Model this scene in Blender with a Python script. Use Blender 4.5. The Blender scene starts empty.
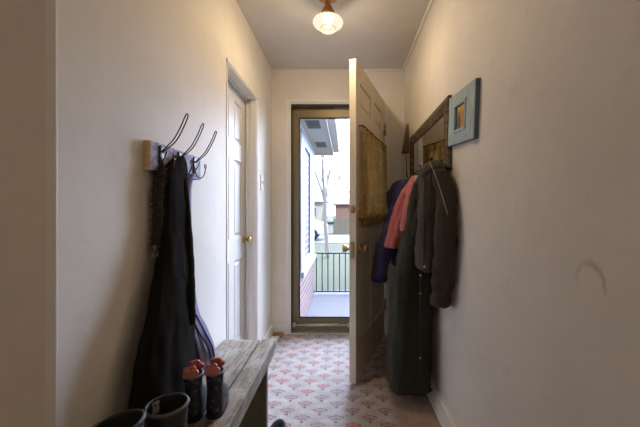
import bpy, bmesh, math, random
from mathutils import Vector, Matrix, noise
random.seed(7)
C = bpy.context.scene.collection
PI = math.pi
sc = bpy.context.scene

# ------------------------------------------------------------------ materials
class NT:
    """small helper round a node tree"""
    def __init__(s, name):
        s.m = bpy.data.materials.new(name); s.m.use_nodes = True
        s.t = s.m.node_tree; s.t.nodes.clear()
        s.out = s.t.nodes.new('ShaderNodeOutputMaterial')
    def n(s, typ, **kw):
        nd = s.t.nodes.new(typ)
        for k, v in kw.items():
            setattr(nd, k, v)
        return nd
    def link(s, a, b): s.t.links.new(a, b)
    def put(s, sock, v):
        if isinstance(v, bpy.types.NodeSocket): s.link(v, sock)
        else: sock.default_value = v
    def math(s, op, a, b=None, c=None, clamp=False):
        nd = s.n('ShaderNodeMath', operation=op); nd.use_clamp = clamp
        s.put(nd.inputs[0], a)
        if b is not None: s.put(nd.inputs[1], b)
        if c is not None: s.put(nd.inputs[2], c)
        return nd.outputs[0]
    def ss(s, v, a, b):
        nd = s.n('ShaderNodeMapRange', interpolation_type='SMOOTHSTEP')
        s.put(nd.inputs[0], v); nd.inputs[1].default_value = a; nd.inputs[2].default_value = b
        return nd.outputs[0]
    def mix(s, f, a, b, blend='MIX'):
        nd = s.n('ShaderNodeMix', data_type='RGBA', blend_type=blend)
        s.put(nd.inputs[0], f)
        s.put(nd.inputs[6], (*a, 1) if isinstance(a, tuple) else a)
        s.put(nd.inputs[7], (*b, 1) if isinstance(b, tuple) else b)
        return nd.outputs[2]
    def coord(s, kind='Object', scale=(1, 1, 1)):
        tc = s.n('ShaderNodeTexCoord'); mp = s.n('ShaderNodeMapping')
        mp.inputs['Scale'].default_value = scale
        s.link(tc.outputs[kind], mp.inputs[0]); return mp.outputs[0]
    def noise(s, vec, scale, detail=4, rough=.6):
        nd = s.n('ShaderNodeTexNoise'); nd.inputs['Scale'].default_value = scale
        nd.inputs['Detail'].default_value = detail; nd.inputs['Roughness'].default_value = rough
        s.link(vec, nd.inputs['Vector']); return nd.outputs['Fac']
    def bsdf(s, col, rough=.6, metal=0., spec=.4, bump=None, bstr=.2, bdist=.002, **kw):
        p = s.n('ShaderNodeBsdfPrincipled')
        s.put(p.inputs['Base Color'], (*col, 1) if isinstance(col, tuple) else col)
        s.put(p.inputs['Roughness'], rough); p.inputs['Metallic'].default_value = metal
        p.inputs['Specular IOR Level'].default_value = spec
        for k, v in kw.items(): s.put(p.inputs[k], v)
        if bump is not None:
            b = s.n('ShaderNodeBump'); b.inputs['Strength'].default_value = bstr
            b.inputs['Distance'].default_value = bdist
            s.link(bump, b.inputs['Height']); s.link(b.outputs[0], p.inputs['Normal'])
        s.link(p.outputs[0], s.out.inputs[0]); return p

def plain(name, col, rough=.6, metal=0., var=.12, scale=18., spec=.4, bstr=.15, stretch=(1, 1, 1), sheen=0.):
    t = NT(name); v = t.coord('Object', stretch); f = t.noise(v, scale)
    a = tuple(c*(1-var) for c in col); b = tuple(min(1, c*(1+var)) for c in col)
    kw = {'Sheen Weight': sheen} if sheen else {}
    t.bsdf(t.mix(f, a, b), rough, metal, spec, f, bstr, **kw); return t.m

M = {}
WALLC = (.76, .71, .645)
def wall_mat(name, base, stain=False):
    t = NT(name); v = t.coord('Object')
    big = t.noise(v, 2.2, 5, .65); fine = t.noise(v, 60, 3, .6); mid = t.noise(v, 9, 6, .7)
    col = t.mix(t.ss(big, .3, .75), tuple(c*.93 for c in base), tuple(min(1, c*1.04) for c in base))
    col = t.mix(t.math('MULTIPLY', t.ss(mid, .56, .76), .45), col, tuple(c*.78 for c in base))
    # small scuffs and dings
    vo = t.n('ShaderNodeTexVoronoi'); vo.inputs['Scale'].default_value = 6.5; t.link(v, vo.inputs['Vector'])
    ding = t.math('LESS_THAN', vo.outputs['Distance'], .035)
    col = t.mix(t.math('MULTIPLY', ding, .30), col, tuple(c*.62 for c in base))
    if stain:       # a brown ring shaped water mark on the plaster
        sp = t.n('ShaderNodeSeparateXYZ'); t.link(v, sp.inputs[0])
        dy = t.math('SUBTRACT', sp.outputs[1], .69); dz = t.math('SUBTRACT', sp.outputs[2], .955)
        dy = t.math('MULTIPLY', dy, 1.25)
        r = t.math('SQRT', t.math('ADD', t.math('MULTIPLY', dy, dy), t.math('MULTIPLY', dz, dz)))
        r = t.math('ADD', r, t.math('MULTIPLY', t.math('SUBTRACT', mid, .5), .05))
        ring = t.math('SUBTRACT', 1, t.ss(t.math('ABSOLUTE', t.math('SUBTRACT', r, .052)), .001, .011))
        up = t.ss(t.math('ADD', dz, t.math('MULTIPLY', mid, .05)), 0.01, .04)
        col = t.mix(t.math('MULTIPLY', t.math('MULTIPLY', ring, up), t.math('MULTIPLY', t.ss(mid, .30, .62), .6)), col, (.42, .33, .23))
    hb = t.math('ADD', t.math('MULTIPLY', big, 1.2), t.math('MULTIPLY', fine, .12))
    t.bsdf(col, .62, 0, .3, hb, .25, .012); return t.m
M['wall'] = wall_mat('painted_plaster', WALLC)
M['wall_stain'] = wall_mat('painted_plaster_right', WALLC, True)
M['ceiling'] = wall_mat('ceiling_paint', (.66, .63, .60))
M['trim'] = plain('white_trim_paint', (.78, .76, .72), .45, var=.05)
M['door'] = plain('old_white_door_paint', (.70, .62, .50), .42, var=.05, scale=8)
M['closet'] = plain('closet_door_paint', (.66, .64, .61), .45, var=.04)
M['bronze'] = plain('bronze_anodised_frame', (.20, .16, .09), .38, .35, var=.12)
M['dark'] = plain('dark_weatherstrip', (.03, .025, .02), .6)
M['brass'] = plain('aged_brass', (.52, .36, .15), .3, .9, var=.2, scale=40)
M['silver'] = plain('brushed_metal', (.62, .60, .55), .35, .8)
M['copper'] = plain('copper_fitting', (.55, .27, .09), .35, .75, var=.2, scale=60)
M['black_wire'] = plain('black_wrought_wire', (.018, .016, .016), .4, .3)
M['snap'] = plain('steel_snap', (.65, .64, .62), .25, 1.)
M['white'] = plain('white_plastic', (.74, .73, .70), .4, var=.04)
M['coat_brown'] = plain('dark_brown_coat_cloth', (.012, .0095, .007), .97, var=.3, scale=30, spec=.05)
M['coat_long'] = plain('charcoal_green_coat_cloth', (.033, .033, .026), .92, var=.3, scale=30, spec=.15, sheen=.05)
M['jacket'] = plain('dark_taupe_jacket_cloth', (.056, .047, .037), .92, var=.25, scale=40, spec=.15, sheen=.05)
M['fur'] = plain('dark_fake_fur', (.045, .036, .028), .95, var=.4, scale=50)
M['furlight'] = plain('pale_fur', (.35, .33, .30), .95, var=.3, scale=50)
M['pink'] = plain('salmon_pink_fleece', (.47, .135, .135), .9, var=.18, scale=45, bstr=.4, sheen=.3)
M['navy'] = plain('royal_navy_fabric', (.030, .030, .120), .75, var=.25, scale=30, sheen=.2)
M['cream'] = plain('cream_label', (.66, .60, .48), .8, var=.05)
M['cord'] = plain('grey_cord', (.30, .28, .24), .8)
M['lav_cloth'] = plain('lavender_cloth', (.21, .20, .36), .85, var=.18, scale=20, sheen=.2)
M['lav_dark'] = plain('lavender_stripe', (.08, .08, .17), .85)
M['rubber'] = plain('black_rubber', (.014, .014, .015), .5, var=.2)
M['rubber_grey'] = plain('grey_rubber_rim', (.085, .082, .070), .5, var=.15)
M['rubber_navy'] = plain('navy_rubber_rim', (.040, .036, .10), .5, var=.15)
M['rim_lilac'] = plain('lilac_grey_rim', (.14, .13, .19), .5)
M['lining'] = plain('dark_boot_lining', (.02, .018, .016), .95)
M['red'] = plain('coral_red_rubber', (.50, .15, .11), .5, var=.15, scale=60)
M['shoe'] = plain('dark_shoe_leather', (.014, .014, .015), .85, spec=.1)
M['sole'] = plain('shoe_sole', (.07, .065, .06), .8)
M['bare_wood'] = plain('bare_orange_wood', (.36, .16, .07), .7, var=.3, scale=30, stretch=(1, .15, 1))
M['brown_wood'] = plain('brown_wood', (.17, .10, .05), .6, var=.3, scale=30)

t = NT('weathered_bench_wood'); v = t.coord('Object', (1, .09, 1)); v2 = t.coord('Object')
g = t.noise(v, 70, 6, .7); b = t.noise(v2, 7, 5, .65); sp_ = t.noise(v2, 38, 4, .7)
col = t.mix(t.ss(g, .3, .7), (.17, .14, .105), (.39, .345, .29))
col = t.mix(t.math('MULTIPLY', t.ss(b, .48, .66), .6), col, (.48, .455, .41))
col = t.mix(t.math('MULTIPLY', t.ss(sp_, .57, .68), .8), col, (.10, .075, .055))
t.bsdf(col, .75, 0, .3, g, .5, .003); M['bench'] = t.m
M['bench_leg'] = plain('olive_grey_bench_leg', (.16, .15, .105), .8, var=.25, scale=25)

t = NT('distressed_lavender_board'); v = t.coord('Object'); g = t.noise(v, 45, 5, .7)
t.bsdf(t.mix(t.ss(g, .40, .62), (.23, .22, .37), (.45, .44, .60)), .65, 0, .3, g, .4); M['lavender'] = t.m
t = NT('lamp_toned_board_end'); v = t.coord('Object'); g = t.noise(v, 40, 5, .7)
t.bsdf(t.mix(t.ss(g, .40, .62), (.50, .37, .21), (.66, .52, .34)), .65); M['board_end'] = t.m  # warm lamp tone of the end face, put into its colour

t = NT('distressed_blue_frame'); v = t.coord('Object', (1, 14, 1.2)); g = t.noise(v, 9, 5, .75)
w = t.n('ShaderNodeTexWave'); w.inputs['Scale'].default_value = 17; w.bands_direction = 'Y'; w.inputs['Distortion'].default_value = 1.2
t.link(t.coord('Object'), w.inputs['Vector'])
col = t.mix(t.ss(g, .35, .65), (.20, .33, .41), (.44, .54, .56))
col = t.mix(t.math('MULTIPLY', t.ss(w.outputs['Fac'], .78, .95), .45), col, (.62, .62, .55))
t.bsdf(col, .6, 0, .3, g, .3); M['blue_frame'] = t.m
M['blue_edge'] = plain('slate_blue_frame_edge', (.10, .16, .21), .55, var=.25, scale=30)

t = NT('small_colour_photo'); v = t.coord('Object')
sp = t.n('ShaderNodeSeparateXYZ'); t.link(v, sp.inputs[0])
def blob(y, z, r):
    a = t.math('SUBTRACT', sp.outputs[1], y); c = t.math('MULTIPLY', t.math('SUBTRACT', sp.outputs[2], z), .55)
    d = t.math('SQRT', t.math('ADD', t.math('MULTIPLY', a, a), t.math('MULTIPLY', c, c)))
    return t.math('SUBTRACT', 1, t.ss(d, r*.7, r))
nn = t.noise(v, 60, 3)
col = t.mix(t.ss(nn, .4, .6), (.70, .50, .10), (.80, .70, .28))
col = t.mix(blob(.03, -.02, .032), col, (.16, .12, .08))
col = t.mix(blob(-.028, -.012, .030), col, (.50, .20, .07))
col = t.mix(blob(.008, .022, .014), col, (.60, .28, .12))
col = t.mix(blob(-.036, .030, .012), col, (.62, .33, .18))
t.bsdf(col, .3); M['photo'] = t.m

t = NT('dark_carved_frame'); v = t.coord('Object', (1, .3, 1)); g = t.noise(v, 60, 5, .7)
t.bsdf(t.mix(t.ss(g, .35, .7), (.055, .036, .022), (.20, .145, .09)), .5, 0, .4, g, .6, .004); M['mirror_frame'] = t.m
t = NT('mirror_glass'); v = t.coord('Object'); t.bsdf((.82, .82, .80), .02, 1.0); M['mirror'] = t.m

def clear_glass(name, tint, refl=.06):
    t = NT(name); tr = t.n('ShaderNodeBsdfTransparent'); tr.inputs[0].default_value = (*tint, 1)
    gl = t.n('ShaderNodeBsdfGlossy'); gl.inputs['Roughness'].default_value = .02
    fr = t.n('ShaderNodeFresnel'); fr.inputs[0].default_value = 1.35
    mx = t.n('ShaderNodeMixShader'); t.link(fr.outputs[0], mx.inputs[0]); t.link(tr.outputs[0], mx.inputs[1]); t.link(gl.outputs[0], mx.inputs[2])
    t.link(mx.outputs[0], t.out.inputs[0]); return t.m
M['glass'] = clear_glass('clear_door_glass', (.97, .98, 1.))

# curtain: gold cloth that lets daylight through
t = NT('gold_lace_curtain'); v = t.coord('Object'); g = t.noise(v, 26, 6, .75)
col = t.mix(t.ss(g, .36, .64), (.64, .48, .23), (.86, .73, .45))
d = t.n('ShaderNodeBsdfDiffuse'); tl = t.n('ShaderNodeBsdfTranslucent'); mx = t.n('ShaderNodeMixShader'); mx.inputs[0].default_value = .65
t.link(col, d.inputs[0]); t.link(col, tl.inputs[0]); t.link(d.outputs[0], mx.inputs[1]); t.link(tl.outputs[0], mx.inputs[2])
t.link(mx.outputs[0], t.out.inputs[0]); M['curtain'] = t.m

# lamp glass: partly clear ribbed glass that glows
t = NT('ribbed_lamp_glass'); tr = t.n('ShaderNodeBsdfTransparent'); em = t.n('ShaderNodeEmission')
tr.inputs[0].default_value = (1, .97, .92, 1)
sp = t.n('ShaderNodeSeparateXYZ'); t.link(t.coord('Object'), sp.inputs[0])
ang = t.math('ARCTAN2', sp.outputs[1], sp.outputs[0])
rib = t.math('SINE', t.math('ADD', t.math('MULTIPLY', ang, 22), t.math('MULTIPLY', sp.outputs[2], 90)))
col = t.mix(t.ss(rib, -.7, .5), (.95, .78, .50), (1., .95, .82))
t.link(col, em.inputs[0]); em.inputs[1].default_value = .95
mx = t.n('ShaderNodeMixShader'); t.link(t.ss(sp.outputs[2], -.045, .045), mx.inputs[0])
mr_ = mx.inputs[0].links[0].from_node; mr_.inputs[3].default_value = .55; mr_.inputs[4].default_value = .90
t.link(tr.outputs[0], mx.inputs[1]); t.link(em.outputs[0], mx.inputs[2]); t.link(mx.outputs[0], t.out.inputs[0]); M['globe'] = t.m
t = NT('lit_bulb'); em = t.n('ShaderNodeEmission'); em.inputs[0].default_value = (1, .93, .80, 1); em.inputs[1].default_value = 4
tr = t.n('ShaderNodeBsdfTransparent'); mx = t.n('ShaderNodeMixShader'); mx.inputs[0].default_value = .2
t.link(tr.outputs[0], mx.inputs[1]); t.link(em.outputs[0], mx.inputs[2]); t.link(mx.outputs[0], t.out.inputs[0]); M['bulb'] = t.m

# patterned sheet floor: rows of small fans, half-drop repeat
t = NT('fan_pattern_linoleum'); geo = t.n('ShaderNodeNewGeometry'); sp = t.n('ShaderNodeSeparateXYZ'); t.link(geo.outputs['Position'], sp.inputs[0])
PX, PY = .182, .124
wn = t.noise(t.coord('Object'), 12, 5, .7); wn2 = t.noise(t.coord('Object'), 2.5, 4, .6); wn3 = t.noise(t.coord('Object'), 110, 3, .7)
base = t.mix(t.ss(wn, .35, .7), (.35, .30, .27), (.48, .425, .385))
def lattice(ox, oy, col):
    u = t.math('ADD', t.math('DIVIDE', sp.outputs[0], PX), ox); v = t.math('ADD', t.math('DIVIDE', sp.outputs[1], PY), oy)
    cx = t.math('FLOOR', u); cy = t.math('FLOOR', v)
    x = t.math('MULTIPLY', t.math('SUBTRACT', t.math('SUBTRACT', u, cx), .5), PX)
    y = t.math('MULTIPLY', t.math('SUBTRACT', v, cy), PY)
    y = t.math('SUBTRACT', y, .030)
    x = t.math('ADD', x, t.math('MULTIPLY', t.math('SUBTRACT', wn3, .5), .006))
    r = t.math('SQRT', t.math('ADD', t.math('MULTIPLY', x, x), t.math('MULTIPLY', y, y)))
    a = t.math('ARCTAN2', x, y); aa = t.math('ABSOLUTE', a)
    cell = t.n('ShaderNodeTexWhiteNoise', noise_dimensions='2D'); cmb = t.n('ShaderNodeCombineXYZ')
    t.link(cx, cmb.inputs[0]); t.link(cy, cmb.inputs[1]); t.link(cmb.outputs[0], cell.inputs['Vector'])
    rnd = cell.outputs['Value']
    inang = t.math('LESS_THAN', aa, .98)
    rout = t.math('ADD', .048, t.math('MULTIPLY', t.math('ABSOLUTE', t.math('COSINE', t.math('MULTIPLY', a, 4.8))), .008))
    d = t.math('SUBTRACT', r, rout)
    body = t.math('MULTIPLY', inang, t.math('MULTIPLY', t.math('LESS_THAN', d, 0), t.math('GREATER_THAN', r, .025)))
    vein = t.math('LESS_THAN', t.math('ABSOLUTE', t.math('COSINE', t.math('MULTIPLY', a, 4.8))), .22)
    edge = t.math('MULTIPLY', inang, t.math('LESS_THAN', t.math('ABSOLUTE', d), .0028))
    inner = t.math('MULTIPLY', inang, t.math('LESS_THAN', t.math('ABSOLUTE', t.math('SUBTRACT', r, .024)), .0034))
    stem = t.math('MAXIMUM', t.math('LESS_THAN', r, .0105), t.math('MULTIPLY', t.math('LESS_THAN', aa, .2), t.math('LESS_THAN', r, .024)))
    halo = t.math('MULTIPLY', t.math('LESS_THAN', t.math('ABSOLUTE', t.math('SUBTRACT', r, .066)), .0024), t.math('LESS_THAN', aa, 1.25))
    redc = t.mix(t.ss(rnd, .35, .75), (.33, .20, .20), (.48, .12, .08))
    col = t.mix(t.math('MULTIPLY', halo, .75), col, (.30, .28, .33))
    col = t.mix(t.math('MULTIPLY', body, .85), col, redc)
    col = t.mix(t.math('MULTIPLY', t.math('MULTIPLY', body, vein), .35), col, (.66, .60, .62))
    dark = t.math('MAXIMUM', t.math('MAXIMUM', edge, inner), stem)
    return t.mix(t.math('MULTIPLY', dark, .85), col, (.13, .085, .12))
col = lattice(.28, .1, base)
col = lattice(.78, .6, col)
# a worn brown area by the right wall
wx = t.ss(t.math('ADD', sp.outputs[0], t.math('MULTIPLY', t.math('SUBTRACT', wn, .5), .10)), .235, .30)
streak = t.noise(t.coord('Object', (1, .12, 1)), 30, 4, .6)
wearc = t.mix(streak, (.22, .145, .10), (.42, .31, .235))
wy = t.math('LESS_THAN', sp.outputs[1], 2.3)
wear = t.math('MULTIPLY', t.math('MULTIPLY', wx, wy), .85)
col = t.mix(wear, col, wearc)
# crack across the sheet
cr = t.math('ABSOLUTE', t.math('SUBTRACT', t.math('ADD', sp.outputs[1], t.math('MULTIPLY', sp.outputs[0], .62)), 1.60))
crk = t.math('MULTIPLY', t.math('MULTIPLY', t.math('SUBTRACT', 1, t.ss(cr, .003, .008)), t.math('LESS_THAN', sp.outputs[0], -.02)), .45)
col = t.mix(crk, col, (.30, .25, .24))
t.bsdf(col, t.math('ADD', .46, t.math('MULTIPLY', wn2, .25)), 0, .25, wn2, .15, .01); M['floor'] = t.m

# outside
t = NT('red_brick'); bt = t.n('ShaderNodeTexBrick'); bt.inputs['Scale'].default_value = 1
tc = t.n('ShaderNodeTexCoord'); s3 = t.n('ShaderNodeSeparateXYZ'); c3 = t.n('ShaderNodeCombineXYZ')
t.link(tc.outputs['Object'], s3.inputs[0]); t.link(t.math('ADD', s3.outputs[1], s3.outputs[0]), c3.inputs[0]); t.link(s3.outputs[2], c3.inputs[1])
t.link(c3.outputs[0], bt.inputs['Vector'])
bt.inputs['Brick Width'].default_value = .21; bt.inputs['Row Height'].default_value = .072; bt.inputs['Mortar Size'].default_value = .008
bt.inputs['Color1'].default_value = (.085, .030, .027, 1); bt.inputs['Color2'].default_value = (.11, .045, .038, 1); bt.inputs['Mortar'].default_value = (.19, .165, .165, 1)
t.bsdf(bt.outputs['Color'], .85); M['brick'] = t.m
M['concrete'] = plain('porch_concrete', (.085, .078, .088), .8, var=.12, scale=9)
M['white_ext'] = plain('white_exterior_paint', (.48, .46, .42), .6, var=.04)
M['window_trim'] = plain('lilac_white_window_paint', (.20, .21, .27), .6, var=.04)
M['vent'] = plain('grey_vent_mesh', (.16, .15, .15), .7, var=.3, scale=90)
M['blind'] = plain('blue_grey_pane', (.05, .052, .085), .6, var=.15)
M['iron'] = plain('black_rail_iron', (.025, .028, .03), .5)
M['bark'] = plain('grey_bark', (.26, .24, .225), .9, var=.25, scale=20)
M['roofing'] = plain('grey_roofing', (.20, .18, .18), .9)
t = NT('dry_lawn'); v = t.coord('Object'); g = t.noise(v, 1.5, 6, .7); g2 = t.noise(v, 30, 4, .7)
t.bsdf(t.mix(t.math('MULTIPLY', g2, g), (.034, .037, .014), (.075, .078, .036)), .95, bump=g2, bstr=.5); M['lawn'] = t.m
M['street'] = plain('pale_street', (.13, .13, .13), .9)
M['old_fence'] = plain('grey_tan_fence', (.16, .14, .11), .9, var=.3, scale=3, stretch=(4, 4, .1))
M['pink_house'] = plain('pinkish_house_brick', (.24, .155, .13), .9, var=.1)
M['white_house'] = plain('pale_house_siding', (.45, .43, .40), .8, var=.05)
M['window_dark'] = plain('dark_window', (.06, .065, .08), .2)
M['car_white'] = plain('white_car_paint', (.55, .55, .55), .25, var=.03)

# ------------------------------------------------------------------ mesh helpers
def box(bm, x0, x1, y0, y1, z0, z1, bev=0., rot=None):
    r = bmesh.ops.create_cube(bm, size=1)
    vs = r['verts']
    for v in vs:
        v.co = Vector(((x0+x1)/2+v.co.x*(x1-x0), (y0+y1)/2+v.co.y*(y1-y0), (z0+z1)/2+v.co.z*(z1-z0)))
    if rot is not None:
        bmesh.ops.transform(bm, matrix=rot, verts=vs)
    if bev > 0:
        es = list({e for v in vs for e in v.link_edges})
        bmesh.ops.bevel(bm, geom=es, offset=bev, segments=2, affect='EDGES', profile=.6)
def catmull(P, n):
    P = [Vector(p) for p in P]; out = []
    for i in range(len(P)-1):
        p0 = P[max(i-1, 0)]; p1 = P[i]; p2 = P[i+1]; p3 = P[min(i+2, len(P)-1)]
        for k in range(n):
            s = k/n
            out.append(.5*((2*p1)+(p2-p0)*s+(2*p0-5*p1+4*p2-p3)*s*s+(3*p1-p0-3*p2+p3)*s**3))
    out.append(P[-1]); return out
def tube(bm, pts, r, seg=8, closed=False, cap=True):
    """r: a number or one per point"""
    pts = [Vector(p) for p in pts]; n = len(pts)
    rs = r if isinstance(r, (list, tuple)) else [r]*n
    rings = []; prev = None
    for i, p in enumerate(pts):
        if closed: d = pts[(i+1) % n]-pts[i-1]
        else: d = pts[min(i+1, n-1)]-pts[max(i-1, 0)]
        if d.length < 1e-9: d = Vector((0, 0, 1))
        d.normalize()
        if prev is None:
            a = Vector((0, 0, 1)) if abs(d.z) < .9 else Vector((1, 0, 0))
            nrm = d.cross(a).normalized()
        else:
            nrm = (prev-d*prev.dot(d))
            nrm = nrm.normalized() if nrm.length > 1e-6 else d.orthogonal().normalized()
        prev = nrm; b = d.cross(nrm)
        rings.append([bm.verts.new(p+(nrm*math.cos(2*PI*k/seg)+b*math.sin(2*PI*k/seg))*rs[i]) for k in range(seg)])
    m = n if closed else n-1
    for i in range(m):
        A, B = rings[i], rings[(i+1) % n]
        for k in range(seg):
            bm.faces.new((A[k], A[(k+1) % seg], B[(k+1) % seg], B[k]))
    if cap and not closed:
        bm.faces.new(rings[0][::-1]); bm.faces.new(rings[-1])
def lathe(bm, prof, axis_o=(0, 0, 0), axis='z', seg=32, wob=None):
    """prof: (radius, height) pairs"""
    o = Vector(axis_o); rings = []
    for (r, h) in prof:
        ring = []
        for k in range(seg):
            a = 2*PI*k/seg; rr = r*(wob(a, h) if wob else 1)
            c, s = rr*math.cos(a), rr*math.sin(a)
            ring.append(bm.verts.new(o+Vector({'z': (c, s, h), 'y': (c, h, s), 'x': (h, c, s)}[axis])))
        rings.append(ring)
    for i in range(len(rings)-1):
        A, B = rings[i], rings[i+1]
        for k in range(seg):
            bm.faces.new((A[k], A[(k+1) % seg], B[(k+1) % seg], B[k]))
    bm.faces.new(rings[0][::-1]); bm.faces.new(rings[-1])
def loft(bm, secs, n=64, steps=7, power=2.6, folds=(), seed=0, cap=True, rough=.0):
    """secs: (z, cx, cy, rx, ry, fold_amplitude); stack of rounded outlines with soft cloth folds"""
    P = [Vector((s[0], s[1], s[2])) for s in secs]; Q = [Vector((s[3], s[4], s[5])) for s in secs]
    P = catmull(P, steps); Q = catmull(Q, steps); rings = []
    for p, q in zip(P, Q):
        ring = []
        for k in range(n):
            a = 2*PI*k/n; c, s = math.cos(a), math.sin(a)
            ex = 2/power
            x = math.copysign(abs(c)**ex, c)*q.x; y = math.copysign(abs(s)**ex, s)*q.y
            f = 0
            for (fr, ph, tw) in folds: f += math.sin(fr*a+ph+tw*p.x)
            nz = noise.noise(Vector((c*2+seed*3.1, s*2, p.x*5)))
            m = 1+q.z*(f/max(1, len(folds)))+rough*nz
            ring.append(bm.verts.new((p.y+x*m, p.z+y*m, p.x)))
        rings.append(ring)
    for i in range(len(rings)-1):
        A, B = rings[i], rings[i+1]
        for k in range(n):
            bm.faces.new((A[k], A[(k+1) % n], B[(k+1) % n], B[k]))
    if cap:
        bm.faces.new(rings[0][::-1]); bm.faces.new(rings[-1])
def crumple(bm, amp, seed=0, zs=.45, fr=16):
    bm.normal_update()
    for v, nrm in [(v, v.normal.copy()) for v in bm.verts]:
        p = Vector((v.co.x*fr+seed, v.co.y*fr, v.co.z*fr*zs)); q = Vector((v.co.x*38, v.co.y*38+seed, v.co.z*26))
        v.co += nrm*(amp*noise.noise(p)+amp*.45*noise.noise(q))
def new(): return bmesh.new()
ROOTM = {}
def obj(name, bm, mat, parent=None, smooth=False, local=False, origin=None):
    """link one mesh object. Vertices are in world space unless local; parts take their thing's frame."""
    if parent is not None:
        mw = ROOTM[parent.name]
        if not local: bmesh.ops.transform(bm, matrix=mw.inverted(), verts=bm.verts[:])
    else:
        mw = Matrix.Identity(4)
        if origin is not None:
            mw = Matrix.Translation(origin)
            if not local: bmesh.ops.transform(bm, matrix=mw.inverted(), verts=bm.verts[:])
    bmesh.ops.recalc_face_normals(bm, faces=bm.faces[:])
    me = bpy.data.meshes.new(name); bm.to_mesh(me); bm.free()
    if smooth:
        for p in me.polygons: p.use_smooth = True
    o = bpy.data.objects.new(name, me); C.objects.link(o)
    me.materials.append(M[mat])
    if parent is not None: o.parent = parent
    else: o.matrix_world = mw
    ROOTM[o.name] = mw
    return o
def tag(o, label, cat, group=None, kind=None):
    o['label'] = label; o['category'] = cat
    if group: o['group'] = group
    if kind: o['kind'] = kind
    return o
def thing(name, label, cat, loc=(0, 0, 0), rotz=0, group=None, kind=None, mw=None):
    o = bpy.data.objects.new(name, None); C.objects.link(o)
    o.empty_display_size = .05
    if mw is None: mw = Matrix.Translation(loc) @ Matrix.Rotation(rotz, 4, 'Z')
    o.matrix_world = mw; ROOTM[o.name] = mw
    return tag(o, label, cat, group, kind)
def struct(name, boxes, mat, label, cat, bev=0.):
    bm = new()
    for b in boxes: box(bm, *b, bev=bev)
    return tag(obj(name, bm, mat), label, cat, kind='structure')

# ------------------------------------------------------------------ the hall
CAM_H = 1.12; D = 2.89; XL, XR = -.664, .528; ZC = 2.39
YE = .7365                    # near end of the left wall
CY0, CY1, CZ = 1.785, 2.397, 1.955   # closet opening
DX0, DX1, DZ = -.505, .352, 2.09     # front door opening
struct('floor', [(-2.3, .66, -1.9, 3.03, -.08, 0)], 'floor', 'patterned sheet floor with rows of small red fans', 'floor')
struct('ceiling', [(-2.3, .66, -1.9, 3.03, ZC, ZC+.1)], 'ceiling', 'off-white hallway ceiling', 'ceiling')
struct('wall_left', [(XL-.12, XL, YE, CY0, 0, ZC), (XL-.12, XL, CY0, CY1, CZ, ZC), (XL-.12, XL, CY1, D, 0, ZC)], 'wall', 'cream left hallway wall with closet opening', 'wall')
struct('wall_corner', [(-2.3, XL-.12, YE, YE+.12, 0, ZC)], 'wall', 'shaded wall facing the viewer left of the hallway', 'wall')
struct('wall_right', [(XR, XR+.13, -1.9, 3.03, 0, ZC)], 'wall_stain', 'cream right hallway wall with a ring stain', 'wall')
struct('wall_back', [(XL-.12, DX0, D, 3.03, 0, ZC), (DX1, XR, D, 3.03, 0, ZC), (DX0, DX1, D, 3.03, DZ, ZC)], 'wall', 'end wall around the front door', 'wall')
struct('wall_rear', [(-2.3, XR, -2.0, -1.9, 0, ZC)], 'wall', 'wall behind the viewer', 'wall')
struct('wall_side', [(-2.4, -2.3, -2.0, YE+.12, 0, ZC)], 'wall', 'far side wall of the space behind the viewer', 'wall')
struct('roof', [(-2.6, .8, -2.2, 3.12, ZC+.1, ZC+.35)], 'roofing', 'roof above the hallway', 'roof')
# trims
struct('trim_1', [(XL-.023, XL+.002, YE-.006, YE, 0, ZC-.001)], 'trim', 'narrow corner strip at the near end of the left wall', 'trim', .002)
struct('trim_2', [(XR-.018, XR, -1.8, D, ZC-.022, ZC)], 'trim', 'thin moulding where right wall meets ceiling', 'trim', .004)
struct('trim_3', [(DX1-.30, XR-.018, D-.016, D, ZC-.020, ZC)], 'trim', 'thin moulding where end wall meets ceiling', 'trim', .004)
struct('trim_4', [(XR-.016, XR, D-.016, D, .1, ZC-.022)], 'trim', 'thin vertical bead in the right far corner', 'trim', .004)
struct('trim_5', [(DX0-.030, DX0, D-.012, D, 0, DZ+.026), (DX0, DX1, D-.012, D, DZ, DZ+.026), (DX1, DX1+.035, D-.012, D, 0, DZ+.026)], 'trim', 'slim white casing round the front doorway', 'trim', .003)
struct('trim_6', [(DX0, DX0+.012, D, 3.03, 0, DZ-.012), (DX1-.012, DX1, D, 3.03, 0, DZ-.012), (DX0, DX1, D, 3.03, DZ-.012, DZ)], 'trim', 'white lining of the front doorway', 'trim')
struct('trim_7', [(DX0+.0125, DX0+.020, D+.004, D+.028, .012, DZ-.013), (DX0+.02, DX1-.013, D+.004, D+.028, DZ-.035, DZ-.013)], 'dark', 'dark weather strip inside the doorway', 'trim')
struct('trim_8', [(DX0+.013, DX1-.013, D-.005, 3.06, 0, .012)], 'silver', 'metal threshold of the front doorway', 'trim', .003)
struct('baseboard_left', [(XL, XL+.014, CY1+.045, D, 0, .095), (XL, XL+.014, YE, CY0-.045, 0, .095)], 'trim', 'white baseboard on the left wall', 'baseboard', .003)
struct('baseboard_back', [(XL+.014, DX0-.03, D-.014, D, 0, .095)], 'trim', 'white baseboard left of the doorway', 'baseboard', .003)
struct('baseboard_right', [(XR-.022, XR, -1.8, D-.001, 0, .092), (XR-.034, XR-.022, -1.8, D-.001, 0, .022)], 'trim', 'white baseboard on the right wall', 'baseboard', .004)
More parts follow.
